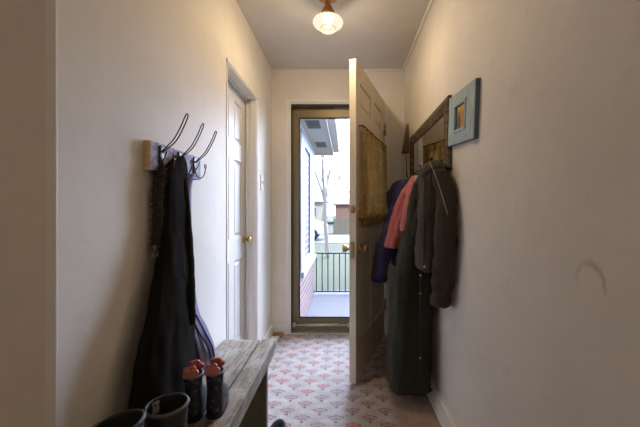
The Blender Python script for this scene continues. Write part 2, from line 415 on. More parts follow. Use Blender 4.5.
# closet recess lining, stops and thin casing
RX = XL-.12
bm = new()
box(bm, RX, XL+.004, CY1-.012, CY1, 0, CZ); box(bm, RX, XL+.004, CY0, CY0+.012, 0, CZ); box(bm, RX, XL+.004, CY0, CY1, CZ-.012, CZ)
box(bm, RX+.045, RX+.058, CY1-.024, CY1-.012, 0, CZ-.012); box(bm, RX+.045, RX+.058, CY0+.012, CY0+.024, 0, CZ-.012); box(bm, RX+.045, RX+.058, CY0+.012, CY1-.012, CZ-.024, CZ-.012)
box(bm, XL, XL+.010, CY0-.008, CY1+.008, CZ-.004, CZ+.012, .003); box(bm, XL, XL+.008, CY1, CY1+.012, 0, CZ, .003)
box(bm, RX+.075, RX+.10, CY1-.020, CY1-.012, 0, CZ-.012, .002)
tag(obj('trim_9', bm, 'trim'), 'white painted lining of the recessed closet doorway', 'trim', kind='structure')
# strip along the left wall on the floor
tag(obj('trim_10', (lambda b: (box(b, XL+.016, XL+.085, 2.30, 2.805, 0, .018, .004), b)[1])(new()), 'trim'), 'pale worn floor strip beside the left wall', 'trim', kind='structure')
bm = new(); box(bm, XL+.020, XL+.108, 2.812, 2.870, 0, .024, .006)
tag(obj('wood_block', bm, 'bare_wood'), 'small orange-brown bare wood block on floor in far left corner', 'wood block')

# ---------------------------------------------------------------- panel door builder (local frame: x width, y thickness, z up)
def panel_leaf(W, Z0, Z1, TH, panels, holes=(), xs_extra=()):
    """slab with recessed raised panels on both faces; holes are left open"""
    bm = new()
    xs = sorted({0, W, *[p[0] for p in panels], *[p[1] for p in panels], *[h[0] for h in holes], *[h[1] for h in holes]})
    zs = sorted({Z0, Z1, *[p[2] for p in panels], *[p[3] for p in panels], *[h[2] for h in holes], *[h[3] for h in holes]})
    def kind(x, z):
        for h in holes:
            if h[0] < x < h[1] and h[2] < z < h[3]: return 2
        for p in panels:
            if p[0] < x < p[1] and p[2] < z < p[3]: return 1
        return 0
    for i in range(len(xs)-1):
        for j in range(len(zs)-1):
            k = kind((xs[i]+xs[i+1])/2, (zs[j]+zs[j+1])/2)
            if k == 0: box(bm, xs[i], xs[i+1], 0, TH, zs[j], zs[j+1])
    bmesh.ops.remove_doubles(bm, verts=bm.verts[:], dist=1e-5)
    seen = {}
    for f in bm.faces: seen.setdefault(tuple(sorted(v.index for v in f.verts)), []).append(f)
    bm.verts.index_update(); seen = {}
    for f in bm.faces: seen.setdefault(frozenset(v.index for v in f.verts), []).append(f)
    bmesh.ops.delete(bm, geom=[f for fs in seen.values() if len(fs) > 1 for f in fs], context='FACES_ONLY')
    for (a, b, c, d) in panels:       # recessed field with sloped border and raised centre, front and back
        for (ys, s) in ((0, 1), (TH, -1)):
            def ring(inset, depth):
                return [bm.verts.new((x, ys+s*depth, z)) for x, z in ((a+inset, c+inset), (b-inset, c+inset), (b-inset, d-inset), (a+inset, d-inset))]
            R = [ring(0, 0), ring(.006, .009), ring(.020, .011), ring(.034, .005)]
            for A, B in zip(R, R[1:]):
                for q in range(4): bm.faces.new((A[q], A[(q+1) % 4], B[(q+1) % 4], B[q]))
            bm.faces.new(R[-1])
    return bm
def knob(parent, name, x, z, y0, s, mat, R=.026, L=.055):
    """round knob on a rosette, sticking out along local y with sign s"""
    bm = new()
    lathe(bm, [(.0005, 0), (R*1.05, 0), (R*1.05, .004), (R*.55, .010), (R*.40, L*.45), (R*.75, L*.60), (R, L*.8), (R*.9, L*.95), (R*.5, L), (.0005, L)], (x, y0, z), 'y', 24)
    if s < 0:
        for v in bm.verts: v.co.y = 2*y0-v.co.y
    return obj(name, bm, mat, parent, True, local=True)

# closet door (closed)
CW = CY1-CY0-.030
cd = thing('door_2', 'closed white panelled closet door in the left wall with brass knob', 'door', mw=Matrix.Translation((RX+.040, CY0+.015, 0)) @ Matrix.Rotation(PI/2, 4, 'Z'), kind='structure')
W = CW
pn = []
for (za, zb) in ((.22, .78), (.93, 1.46), (1.58, 1.85)):
    pn += [(.085, W/2-.045, za, zb), (W/2+.045, W-.085, za, zb)]
obj('door_leaf', panel_leaf(W, .012, CZ-.016, .036, pn), 'closet', cd, local=True)
knob(cd, 'door_knob', W-.050, .905, 0, -1, 'brass')

# front door, standing open into the hall
FW, FT, FZ0, FZ1 = .86, .044, .02, 2.08
FM = Matrix.Translation((.0665, 2.027, 0)) @ Matrix.Rotation(math.atan2(.9453, .3256), 4, 'Z')
fd = thing('door_1', 'open cream front door with gold curtained window and brass knob', 'door', mw=FM, kind='structure')
wh = (.13, .73, 1.08, 1.62)
obj('door_leaf', panel_leaf(FW, FZ0, FZ1, FT, [(.09, .385, 1.795, 1.955), (.475, .77, 1.795, 1.955), (.09, .385, .26, .90), (.475, .77, .26, .90)], [wh]), 'door', fd, local=True)
bm = new(); box(bm, wh[0], wh[1], .018, .024, wh[2], wh[3])
obj('window_pane', bm, 'glass', fd, local=True)
bm = new()
for yy in ((-.008, .002), (FT-.002, FT+.008)):
    box(bm, wh[0]-.022, wh[0]+.012, *yy, wh[2]-.022, wh[3]+.022, .002); box(bm, wh[1]-.012, wh[1]+.022, *yy, wh[2]-.022, wh[3]+.022, .002)
    box(bm, wh[0]+.012, wh[1]-.012, *yy, wh[2]-.022, wh[2]+.012, .002); box(bm, wh[0]+.012, wh[1]-.012, *yy, wh[3]-.012, wh[3]+.022, .002)
obj('window_moulding', bm, 'door', fd, local=True)
knob(fd, 'door_knob', .062, .865, FT, 1, 'brass', .027, .066); knob(fd, 'door_knob', .062, .865, 0, -1, 'brass', .027, .058)
bm = new(); lathe(bm, [(.0005, FT), (.026, FT), (.024, FT+.014), (.012, FT+.016), (.012, FT+.024), (.0005, FT+.024)], (.06, 0, 1.125), 'y', 20)
obj('deadbolt_cylinder', bm, 'brass', fd, True, True)
bm = new(); lathe(bm, [(.0005, 0), (.024, 0), (.022, -.010), (.0005, -.010)], (.06, 0, 1.125), 'y', 20); box(bm, .054, .066, -.032, -.009, 1.105, 1.145, .003)
obj('thumb_turn', bm, 'brass', fd, False, True)
bm = new(); box(bm, -.002, .0005, .008, .036, .81, .92); box(bm, -.010, 0, .014, .030, .85, .88, .002); box(bm, -.002, .0005, .008, .036, 1.10, 1.15); box(bm, -.012, 0, .016, .028, 1.115, 1.135, .002)
obj('latch_plate', bm, 'brass', fd, False, True)
for z in (.28, 1.02, 1.83):
    bm = new(); tube(bm, [(FW+.004, -.008, z-.05), (FW+.004, -.008, z+.05)], .007, 12)
    tube(bm, [(FW+.004, -.008, z+.05), (FW+.004, -.008, z+.062)], .0045, 10); box(bm, FW-.030, FW-.001, -.003, .0005, z-.045, z+.045)
    obj('hinge', bm, 'brass', fd, True, True)
# curtain on the door's window
cm = FM @ Matrix.Translation((0, -.012, 0))
cu = thing('door_curtain', 'gold lace curtain gathered over the window of open front door', 'curtain', mw=cm)
def drape(bm, x0, x1, z0, z1, yfun, th=.003, nx=120, nz=34, zedge=None):
    G = []
    for j in range(nz+1):
        row = []
        for i in range(nx+1):
            s = i/nx; h = j/nz
            x = x0+(x1-x0)*s; zt = z1+(zedge(s) if zedge else 0); z = z0+(zt-z0)*h
            row.append((x, yfun(s, h), z))
        G.append(row)
    F = [[bm.verts.new(p) for p in r] for r in G]; B = [[bm.verts.new((p[0], p[1]+th, p[2])) for p in r] for r in G]
    for j in range(nz):
        for i in range(nx):
            bm.faces.new((F[j][i], F[j][i+1], F[j+1][i+1], F[j+1][i])); bm.faces.new((B[j][i+1], B[j][i], B[j+1][i], B[j+1][i+1]))
    for j in range(nz):
        bm.faces.new((F[j][0], F[j+1][0], B[j+1][0], B[j][0])); bm.faces.new((F[j+1][nx], F[j][nx], B[j][nx], B[j+1][nx]))
    for i in range(nx):
        bm.faces.new((F[0][i+1], F[0][i], B[0][i], B[0][i+1])); bm.faces.new((F[nz][i], F[nz][i+1], B[nz][i+1], B[nz][i]))
bm = new()
def cfold(s, h):
    a = .006+.007*(1-h)
    return -.016+a*(math.sin(s*46+1.5*math.sin(s*9)+h*.6)+.45*math.sin(s*91+h*2))*.8-.004*math.sin(h*PI)
drape(bm, .075, .80, 1.025, 1.672, cfold, zedge=lambda s: .005*math.sin(s*46))
obj('curtain_panel', bm, 'curtain', cu, True, True)
for z in (1.668, 1.06):
    bm = new(); tube(bm, [(.062, -.016, z), (.815, -.016, z)], .0055, 10)
    for x in (.062, .815): tube(bm, [(x, -.016, z), (x, .0115, z)], .0055, 10)
    obj('curtain_rod', bm, 'brown_wood', cu, True, True)

# storm door in the doorway
sd = thing('door_3', 'closed bronze framed glass storm door in the front doorway', 'door', (0, 0, 0), kind='structure')
SY0, SY1 = 2.950, 2.985
X0, X1, Z0, Z1 = DX0+.0125, DX1-.0125, .0125, DZ-.0125
gx0, gx1, gz0, gz1 = -.430, .280, .125, 1.972
bm = new(); box(bm, X0, gx0, SY0, SY1, Z0, Z1, .003); box(bm, gx1, X1, SY0, SY1, Z0, Z1, .003)
box(bm, gx0, gx1, SY0, SY1, gz1, Z1, .003); box(bm, gx0, gx1, SY0, SY1, Z0, gz0, .003)
obj('storm_frame', bm, 'bronze', sd)
bm = new(); b_ = .012
box(bm, gx0, gx0+b_, SY0-.004, SY0+.01, gz0, gz1, .002); box(bm, gx1-b_, gx1, SY0-.004, SY0+.01, gz0, gz1, .002)
box(bm, gx0+b_, gx1-b_, SY0-.004, SY0+.01, gz1-b_, gz1, .002); box(bm, gx0+b_, gx1-b_, SY0-.004, SY0+.01, gz0, gz0+b_, .002)
obj('glazing_bead', bm, 'dark', sd)
bm = new(); box(bm, gx0, gx1, SY0+.014, SY0+.019, gz0, gz1); obj('glass_pane', bm, 'glass', sd)
bm = new(); tube(bm, [(-.37, SY0-.022, .068), (-.05, SY0-.022, .068)], .013, 14); tube(bm, [(-.05, SY0-.022, .068), (.02, SY0-.022, .068)], .005, 10)
tube(bm, [(-.47, SY0-.022, .068), (-.37, SY0-.022, .068)], .006, 10); box(bm, -.485, -.460, SY0-.03, SY0-.001, .05, .086, .002); box(bm, .015, .035, SY0-.03, SY0-.001, .05, .086, .002)
obj('closer', bm, 'silver', sd, True)
bm = new(); box(bm, -.10, .06, SY0-.012, SY0-.001, Z1-.024, Z1-.008, .003); obj('chain_bracket', bm, 'silver', sd)

# light switch
ls = thing('light_switch', 'white light switch on left wall between closet and front door', 'light switch', (XL, 2.53, 1.335))
bm = new(); box(bm, XL, XL+.007, 2.495, 2.565, 1.275, 1.395, .003); obj('switch_plate', bm, 'white', ls)
bm = new(); box(bm, XL+.006, XL+.018, 2.524, 2.536, 1.325, 1.352, .002); obj('toggle', bm, 'white', ls)

# ceiling lamp
LX, LY = -.104, 1.90
lp = thing('ceiling_lamp', 'lit ceiling lamp with ribbed glass globe on a copper fitting', 'lamp', (LX, LY, ZC))
bm = new(); lathe(bm, [(.001, ZC), (.062, ZC), (.060, ZC-.010), (.048, ZC-.018), (.020, ZC-.026), (.001, ZC-.026)], (LX, LY, 0), seg=36); obj('canopy', bm, 'copper', lp, True)
bm = new(); lathe(bm, [(.001, ZC-.024), (.016, ZC-.026), (.018, ZC-.040), (.015, ZC-.050), (.023, ZC-.064), (.041, ZC-.098), (.047, ZC-.122), (.045, ZC-.126), (.001, ZC-.126)], (LX, LY, 0), seg=36); obj('fitter', bm, 'copper', lp, True)
prof = [(.038, 2.266), (.060, 2.260), (.080, 2.248), (.0890, 2.236), (.0885, 2.228), (.081, 2.216), (.066, 2.206), (.050, 2.199), (.043, 2.197), (.045, 2.192), (.042, 2.184), (.032, 2.178), (.015, 2.174), (.001, 2.173)]
bm = new(); tube(bm, [(LX+.0455*math.cos(k*PI/24), LY+.0455*math.sin(k*PI/24), 2.1955+.002*math.cos(k*PI/2)) for k in range(48)], .0016, 6, True); obj('rim_ring', bm, 'copper', lp, True)
bm = new(); lathe(bm, [(r, z-2.22) for r, z in prof], (0, 0, 0), seg=132, wob=lambda a, h: 1+(.016*math.sin(22*a+90*h) if h > -.03 else .006*math.cos(22*a)))
gl = obj('globe', bm, 'globe', None, True); gl.parent = lp; gl.location = (0, 0, 2.22-ZC)
bm = new(); lathe(bm, [(.012, 2.264), (.013, 2.258), (.020, 2.250), (.027, 2.238), (.025, 2.224), (.014, 2.214), (.001, 2.212)], (LX, LY, 0), seg=24); obj('bulb', bm, 'bulb', lp, True)

# ------------------------------------------------------------------ coat rack and garments on the left
XW = XL
cr_ = thing('coat_rack', 'distressed lavender board with three black wire hooks on left wall', 'coat rack', (XW, 1.23, 1.30))
bm = new(); box(bm, XW, -.640, 1.053, 1.415, 1.252, 1.350, .003)
obj('rack_board', bm, 'lavender', cr_)
bm = new(); box(bm, XW, -.6405, 1.0505, 1.0535, 1.2525, 1.3495)
obj('board_end', bm, 'board_end', cr_)
HK = [1.107, 1.230, 1.352]
def hook(y):
    bm = new()
    up = catmull([(-.637, 0, 1.318), (-.618, 0, 1.335), (-.590, 0, 1.362), (-.566, 0, 1.405), (-.551, 0, 1.440)], 6)
    a = [Vector((p.x, y-.0025-.0062*min(1, i/10), p.z)) for i, p in enumerate(up)]
    b = [Vector((p.x, y+.0025+.0062*min(1, i/10), p.z)) for i, p in enumerate(up)]
    tip = [Vector((-.547, y+.0062*math.cos(q), 1.449+.004*math.sin(q))) for q in (PI*.9, PI*.5, PI*.1)]
    tube(bm, a+tip+b[::-1], .0021, 8)
    lo = catmull([(-.637, y, 1.318), (-.634, y, 1.285), (-.622, y, 1.258), (-.604, y, 1.258), (-.594, y, 1.278), (-.592, y, 1.296)], 6)
    tube(bm, lo, .0021, 8)
    tube(bm, [(-.592, y+.008*math.cos(q), 1.304+.008*math.sin(q)) for q in [k*PI/6 for k in range(12)]], .0021, 8, True)
    sidel = catmull([(-.637, y, 1.305), (-.628, y-.012, 1.29), (-.615, y-.018, 1.30), (-.612, y-.012, 1.318), (-.618, y-.004, 1.322)], 5)
    tube(bm, sidel, .0019, 8)
    box(bm, -.6400, -.6345, y-.010, y+.010, 1.262, 1.342, .002)
    return obj('hook', bm, 'black_wire', cr_, True)
for y in HK: hook(y)

lc = thing('long_coat', 'long dark brown coat with fur trimmed edge hanging from the lavender rack', 'coat', (-.60, 1.13, .44))
bm = new()
loft(bm, [(1.325, -.628, 1.222, .007, .010, 0), (1.315, -.627, 1.215, .010, .028, .01), (1.29, -.625, 1.195, .012, .058, .02), (1.24, -.623, 1.185, .015, .072, .03), (1.10, -.622, 1.180, .020, .080, .04),
          (.98, -.618, 1.165, .024, .095, .04), (.80, -.606, 1.120, .036, .125, .05), (.65, -.602, 1.085, .044, .150, .06), (.47, -.602, 1.055, .046, .165, .06), (.445, -.602, 1.055, .044, .163, .06)], n=96, steps=7, power=2.6, folds=((7, .3, 1.), (10, 1.7, -2.), (5, .8, .5)), seed=1, rough=.05)
for v in bm.verts: v.co.x = max(v.co.x, -.6385 if v.co.z > 1.24 else XW+.004)
crumple(bm, 0.006, 19); obj('coat_body', bm, 'coat_brown', lc, True)
def sleeve(bm, pts, rad, flat=1., n=20, wr=.06, seed=0):
    c = catmull(pts, 8); m = len(c)
    rs = [0]*m
    for i in range(m):
        f = i/(m-1)*(len(rad)-1); k = min(int(f), len(rad)-2); rs[i] = rad[k]+(rad[k+1]-rad[k])*(f-k)
        rs[i] *= 1+wr*noise.noise(Vector((i*.55, seed*2.7, 0)))*1.6
    tube(bm, c, rs, n)
bm = new(); sleeve(bm, [(-.622, 1.222, 1.24), (-.616, 1.222, 1.10), (-.608, 1.215, .95), (-.590, 1.185, .80), (-.584, 1.175, .70)], [.014, .024, .030, .032, .030], seed=2)
obj('sleeve', bm, 'coat_brown', lc, True)
bm = new(); tube(bm, catmull([(-.598, 1.175, 1.02), (-.592, 1.170, .96), (-.586, 1.16, .92), (-.578, 1.15, .88)], 6), .0022, 6)
obj('seam_piping', bm, 'jacket', lc, True)
bm = new()
base = catmull([(-.635, 1.105, 1.265), (-.640, 1.095, 1.20), (-.640, 1.092, 1.12), (-.640, 1.090, 1.04), (-.638, 1.080, .99)], 10)
tube(bm, base, .016, 10)
for p in base:
    for k in range(20):
        d = Vector((random.uniform(-.5, 1), random.uniform(-1.3, .4), random.uniform(-1, .5))).normalized(); L = random.uniform(.012, .026)
        o = p+d*.012; s_ = d.orthogonal().normalized()*.0016; b2 = d.cross(s_)
        v0, v1, v2 = bm.verts.new(o+s_), bm.verts.new(o-s_*.5+b2), bm.verts.new(o-s_*.5-b2); v3 = bm.verts.new(o+d*L+Vector((0, 0, -.006)))
        for f in ((v0, v1, v3), (v1, v2, v3), (v2, v0, v3)): bm.faces.new(f)
for v in bm.verts: v.co.x = max(v.co.x, XW+.003)
obj('fur_trim', bm, 'fur', lc)
bm = new()
for q in range(70):
    o = Vector((-.640, 1.070, .985))+Vector((random.uniform(-.008, .008), random.uniform(-.008, .008), random.uniform(-.02, .02)))
    d = Vector((random.uniform(-.2, .8), random.uniform(-1, .4), random.uniform(-1, .2))).normalized(); s_ = d.orthogonal().normalized()*.0018; b2 = d.cross(s_)
    v0, v1, v2, v3 = bm.verts.new(o+s_), bm.verts.new(o-s_*.5+b2), bm.verts.new(o-s_*.5-b2), bm.verts.new(o+d*.018)
    for f in ((v0, v1, v3), (v1, v2, v3), (v2, v0, v3), (v2, v1, v0)): bm.faces.new(f)
for v in bm.verts: v.co.x = max(v.co.x, XW+.003)
tag_o = obj('fur_tuft', bm, 'furlight', lc); tag_o['label'] = 'pale tuft at the end of the fur trim'

# lavender garment behind the coat, its lower end resting towards the bench
lv = thing('lavender_scarf', 'lavender blue cloth hanging behind the long dark coat above the bench', 'scarf', (-.62, 1.37, .48))
bm = new()
loft(bm, [(1.27, -.634, 1.330, .008, .010, 0), (1.20, -.642, 1.300, .012, .020, .05), (.95, -.640, 1.290, .016, .030, .08), (.72, -.634, 1.300, .022, .045, .10), (.62, -.622, 1.330, .032, .060, .13), (.53, -.610, 1.350, .042, .070, .15), (.475, -.606, 1.355, .044, .072, .15), (.455, -.606, 1.352, .038, .064, .15)], n=80, steps=6, power=2.2, folds=((7, .4, 2.), (11, 2.1, -3.)), seed=5)
obj('scarf_cloth', bm, 'lav_cloth', lv, True)
bm = new()
for k, (dx, dy) in enumerate(((.0, 0), (.012, .02))):
    tube(bm, catmull([(-.610+dx, 1.262+dy, .70), (-.588+dx, 1.292+dy, .62), (-.568+dx*.5, 1.325+dy, .55), (-.560+dx*.3, 1.338+dy, .50)], 6), .0035, 6)
obj('dark_stripe', bm, 'lav_dark', lv, True)

# ------------------------------------------------------------------ bench and footwear
BZ = .43
bn = thing('wooden_bench', 'weathered grey wooden bench along left wall with cracked worn top', 'bench', (-.52, 1.1, 0))
bm = new(); box(bm, -.648, -.455, .58, 1.705, BZ-.036, BZ, .004); obj('top_board', bm, 'bench', bn)
bm = new(); box(bm, -.447, -.371, .58, 1.712, BZ-.036, BZ, .005); obj('top_board', bm, 'bench', bn)
bm = new(); box(bm, -.398, -.3745, .60, 1.69, BZ-.072, BZ-.0365, .003); obj('apron', bm, 'bench', bn)
bm = new(); box(bm, -.640, -.616, .60, 1.69, BZ-.072, BZ-.0365, .003); obj('apron', bm, 'bench', bn)
for y in (.68, 1.535):
    bm = new(); box(bm, -.612, -.401, y, y+.030, 0, BZ-.0365, .003); box(bm, -.401, -.379, y, y+.030, 0, BZ-.073, .002); obj('leg_panel', bm, 'bench_leg', bn)

def boot(name, label, x, y, ang, h, R, L, mats, group=None, tilt=0, rim=True, cat='boot'):
    """pull-on boot standing on the bench; toe along local +y"""
    r = thing(name, label, cat, mw=Matrix.Translation((x, y, BZ)) @ Matrix.Rotation(ang, 4, 'Z'), group=group)
    bm = new(); n = 40; rings = []
    f = L-R      # how far the toe reaches ahead of the shaft centre
    prof = [(.012, .92, 1.0), (.030, .95, 1.0), (.050, .93, .93), (.070, .88, .70), (.088, .88, .38), (.105, .90, .16), (.125, .92, .04), (h*.85, .97, 0), (h, 1.0, 0)]
    prof = [p for p in prof if p[0] < h*.8]+prof[-2:]
    for (z, w, toe) in prof:
        ring = []
        for k in range(n):
            a = 2*PI*k/n; c, s = math.cos(a), math.sin(a)
            yy = R*w*s
            if s > 0: yy = s*(R*w+(f)*toe)
            xx = R*w*c*(1-.10*toe*max(0, s))
            zz = z-(tilt*s*R if z >= h*.85 else 0)
            ring.append(bm.verts.new((xx, yy, zz)))
        rings.append(ring)
    # turn in at the rim and go down inside
    for (z, w) in ((h+.001, .93), (h-.004, .90), (h*.5, .84), (.03, .78)):
        rings.append([bm.verts.new((R*w*math.cos(2*PI*k/n), R*w*math.sin(2*PI*k/n), z-(tilt*math.sin(2*PI*k/n)*R if z > h*.8 else 0))) for k in range(n)])
    for A, B in zip(rings, rings[1:]):
        for k in range(n): bm.faces.new((A[k], A[(k+1) % n], B[(k+1) % n], B[k]))
    bm.faces.new(rings[0][::-1]); bm.faces.new(rings[-1])
    obj('boot_upper', bm, mats[0], r, True, True)
    bm = new(); lo = []
    for (z, w) in ((0, .96), (.013, 1.0)):
        lo.append([bm.verts.new((R*w*math.cos(2*PI*k/n)*(1-.08*max(0, math.sin(2*PI*k/n))), (math.sin(2*PI*k/n)*(R*w+(f if math.sin(2*PI*k/n) > 0 else 0))), z)) for k in range(n)])
    for k in range(n): bm.faces.new((lo[0][k], lo[0][(k+1) % n], lo[1][(k+1) % n], lo[1][k]))
    bm.faces.new(lo[0][::-1]); bm.faces.new(lo[1]); obj('sole', bm, mats[2], r, False, True)
    bm = new(); tube(bm, [(R*.985*math.cos(2*PI*k/40), R*.985*math.sin(2*PI*k/40), h-.004-tilt*R*math.sin(2*PI*k/40)) for k in range(40)], .0042, 8, True)
    obj('rim_band', bm, mats[1], r, True, True)
    return r
# floral material
t = NT('navy_floral_rubber'); v = t.coord('Object'); vo = t.n('ShaderNodeTexVoronoi'); vo.inputs['Scale'].default_value = 62; t.link(v, vo.inputs['Vector'])
fl = t.math('LESS_THAN', vo.outputs['Distance'], .34); hs = t.n('ShaderNodeHueSaturation'); hs.inputs['Saturation'].default_value = .55; hs.inputs['Value'].default_value = .13; t.link(vo.outputs['Color'], hs.inputs['Color'])
t.bsdf(t.mix(fl, (.016, .017, .038), hs.outputs[0]), .4); M['floral'] = t.m
def flower_tab(r, yy, s, h):
    """scalloped pull tab standing on the rim"""
    bm = new(); pts = []
    for k in range(48):
        a = 2*PI*k/48; rr = .86+.26*abs(math.cos(2.5*a))
        pts.append((.0235*rr*math.cos(a), .0195*rr*math.sin(a)))
    A = [bm.verts.new((x, yy-.0035, h+.008+z)) for x, z in pts]; B = [bm.verts.new((x, yy+.0035, h+.008+z)) for x, z in pts]
    for k in range(48): bm.faces.new((A[k], A[(k+1) % 48], B[(k+1) % 48], B[k]))
    bm.faces.new(A[::-1]); bm.faces.new(B)
    for x in (-.010, .010): lathe(bm, [(.001, yy-.0065), (.006, yy-.006), (.007, yy-.003), (.007, yy+.003), (.006, yy+.006), (.001, yy+.0065)], (x, 0, h+.010), 'y', 12)
    bmesh.ops.transform(bm, matrix=Matrix.Translation((0, yy, h)) @ Matrix.Rotation(-.30*s, 4, 'X') @ Matrix.Translation((0, -yy, -h)), verts=bm.verts[:])
    obj('pull_tab', bm, 'red', r, False, True)
for (x, y, a, lab) in ((-.503, 1.060, .02, 'small navy floral rain boot with coral pull tabs, the one nearer the wall'),
                       (-.440, 1.078, .0, 'small navy floral rain boot with coral pull tabs, on the open side of bench')):
    r = boot('rain_boot', lab, x, y, a, .150, .0285, .105, ('floral', 'rim_lilac', 'rubber'), 'pair of floral rain boots')
    flower_tab(r, -.024, 1, .153); flower_tab(r, .024, -1, .158)
r = boot('rubber_boot', 'dark rubber boot with grey rim and pale tag inside, beside the floral boots', -.452, .810, PI/2, .200, .049, .140, ('rubber', 'rubber_grey', 'rubber'), 'tall dark boots on the bench')
bm = new(); a0 = PI*.37
A = []
for z in (.162, .194):
    A.append([bm.verts.new((.0433*math.cos(a0+q), .0433*math.sin(a0+q), z)) for q in (-.22, -.11, 0, .11, .22)])
for k in range(4): bm.faces.new((A[0][k], A[0][k+1], A[1][k+1], A[1][k]))
res = bmesh.ops.extrude_face_region(bm, geom=bm.faces[:]); bmesh.ops.translate(bm, vec=(-.0006, -.0014, 0), verts=[q for q in res['geom'] if isinstance(q, bmesh.types.BMVert)])
t = NT('pale_size_tag'); v = t.coord('Object'); k_ = t.noise(v, 160, 2)
t.bsdf(t.mix(t.ss(k_, .56, .60), (.42, .41, .38), (.06, .06, .06)), .7); M['tag'] = t.m
obj('size_tag', bm, 'tag', r, False, True)['label'] = 'pale tag inside the boot shaft'
boot('rubber_boot', 'dark boot with navy blue rim, nearest the viewer on the bench', -.490, .676, PI/2, .234, .056, .145, ('rubber', 'rubber_navy', 'rubber'), 'tall dark boots on the bench', tilt=.16)

def shoe(x, y, ang, lab):
    r = thing('shoe', lab, 'shoe', mw=Matrix.Translation((x, y, 0)) @ Matrix.Rotation(ang, 4, 'Z'))
    n = 32
    def outline(w, z, l=1.): return [(.042*w*math.cos(2*PI*k/n)*(1+.12*math.sin(2*PI*k/n)), .125*l*math.sin(2*PI*k/n), z) for k in range(n)]
    bm = new(); R = [[bm.verts.new(p) for p in outline(w, z, l)] for (w, z, l) in ((1, 0, 1), (1.04, .012, 1.02), (1.02, .022, 1.01))]
    for A, B in zip(R, R[1:]):
        for k in range(n): bm.faces.new((A[k], A[(k+1) % n], B[(k+1) % n], B[k]))
    bm.faces.new(R[0][::-1]); bm.faces.new(R[-1]); obj('sole', bm, 'sole', r, True, True)
    bm = new(); rings = []
    for (w, h, l) in ((1.0, .022, 1.0), (1.0, .040, .98), (.90, .055, .90), (.72, .072, .72)):
        ring = []
        for k in range(n):
            s = math.sin(2*PI*k/n); z = h if s < .1 else h-(h-.022)*.55*s
            ring.append(bm.verts.new((.042*w*math.cos(2*PI*k/n), .125*l*s-(.018 if w < .8 else 0), z)))
        rings.append(ring)
    rings.append([bm.verts.new((v.co.x*.85, v.co.y*.9-.004, .035)) for v in rings[-1]])
    for A, B in zip(rings, rings[1:]):
        for k in range(n): bm.faces.new((A[k], A[(k+1) % n], B[(k+1) % n], B[k]))
    bm.faces.new(rings[0][::-1]); bm.faces.new(rings[-1]); obj('upper', bm, 'shoe', r, True, True)
shoe(-.334, 1.548, .06, 'dark shoe on patterned floor, sticking out beside the bench leg')

# ------------------------------------------------------------------ right wall: mirror, picture, ornament
MY0, MY1, MZ0, MZ1 = 1.585, 2.52, 1.330, 1.690
mr = thing('wall_mirror', 'wide mirror in dark carved wood frame on right wall above coats', 'mirror', (XR, 2.05, MZ0))
FWD = .068; MXF = XR-.024
bm = new()
def bevel_frame(bm, y0, y1, z0, z1, w, xb, xf):
    """mitred moulding: outer edge low, raised crown, sloping down to the glass"""
    def ring(ins, x): return [bm.verts.new((x, y, z)) for y, z in ((y0+ins, z0+ins), (y1-ins, z0+ins), (y1-ins, z1-ins), (y0+ins, z1-ins))]
    R = [ring(0, xb), ring(0, xf+.006), ring(.006, xf), ring(w*.40, xf-.004), ring(w*.55, xf), ring(w*.85, xf+.008), ring(w*.9, xf+.004), ring(w, xf+.007), ring(w, xb)]
    for A, B in zip(R, R[1:]+R[:1]):
        for q in range(4): bm.faces.new((A[q], A[(q+1) % 4], B[(q+1) % 4], B[q]))
bevel_frame(bm, MY0, MY1, MZ0, MZ1, FWD, XR-.001, MXF); obj('mirror_frame', bm, 'mirror_frame', mr)
bm = new(); box(bm, XR-.010, XR-.006, MY0+FWD-.004, MY1-FWD+.004, MZ0+FWD-.004, MZ1-FWD+.004); obj('mirror_glass', bm, 'mirror', mr)
HY = [1.68, 1.93, 2.13, 2.36]
for y in HY:
    bm = new(); zb = MZ0+.030
    tube(bm, catmull([(MXF, y, zb+.004), (MXF-.020, y, zb-.004), (MXF-.038, y, zb-.004), (MXF-.050, y, zb+.012), (MXF-.052, y, zb+.026)], 5), .0035, 8)
    lathe(bm, [(.001, 0), (.006, .001), (.0075, .006), (.006, .011), (.001, .012)], (MXF-.052, y, zb+.022), 'z', 12); box(bm, MXF-.003, MXF+.004, y-.011, y+.011, zb-.018, zb+.022, .002)
    obj('hook', bm, 'black_wire', mr, True)

PT = math.radians(5.2)
pm = Matrix.Translation((XR, 1.418, 1.535)) @ Matrix.Rotation(PT, 4, 'X')
pf = thing('picture_frame', 'distressed blue wooden picture frame with small photo, tilted on right wall', 'picture frame', mw=pm)
hw, hh = .158, .116; oy, oz = .058, .050
bm = new()
def ringp(y, z, x): return [bm.verts.new((x, a, b)) for a, b in ((-y, -z), (y, -z), (y, z), (-y, z))]
R = [ringp(hw, hh, -.018), ringp(hw-.003, hh-.003, -.021), ringp(oy+.016, oz+.016, -.021), ringp(oy+.013, oz+.013, -.026), ringp(oy+.003, oz+.003, -.026), ringp(oy, oz, -.014)]
for A, B in zip(R, R[1:]):
    for q in range(4): bm.faces.new((A[q], A[(q+1) % 4], B[(q+1) % 4], B[q]))
obj('frame_front', bm, 'blue_frame', pf, local=True)
bm = new(); box(bm, -.0178, -.0005, -hw, hw, -hh, -oz, 0); box(bm, -.0178, -.0005, -hw, hw, oz, hh, 0); box(bm, -.0178, -.0005, -hw, -oy, -oz, oz, 0); box(bm, -.0178, -.0005, oy, hw, -oz, oz, 0)
obj('frame_edge', bm, 'blue_edge', pf, local=True)
bm = new(); box(bm, -.0135, -.010, -oy, oy, -oz, oz); obj('photo_print', bm, 'photo', pf, local=True)
bm = new(); box(bm, -.006, -.0005, -.006+.12, .006+.12, -hh-.014, -hh-.001, .001); obj('hanging_tab', bm, 'white', pf, local=True)

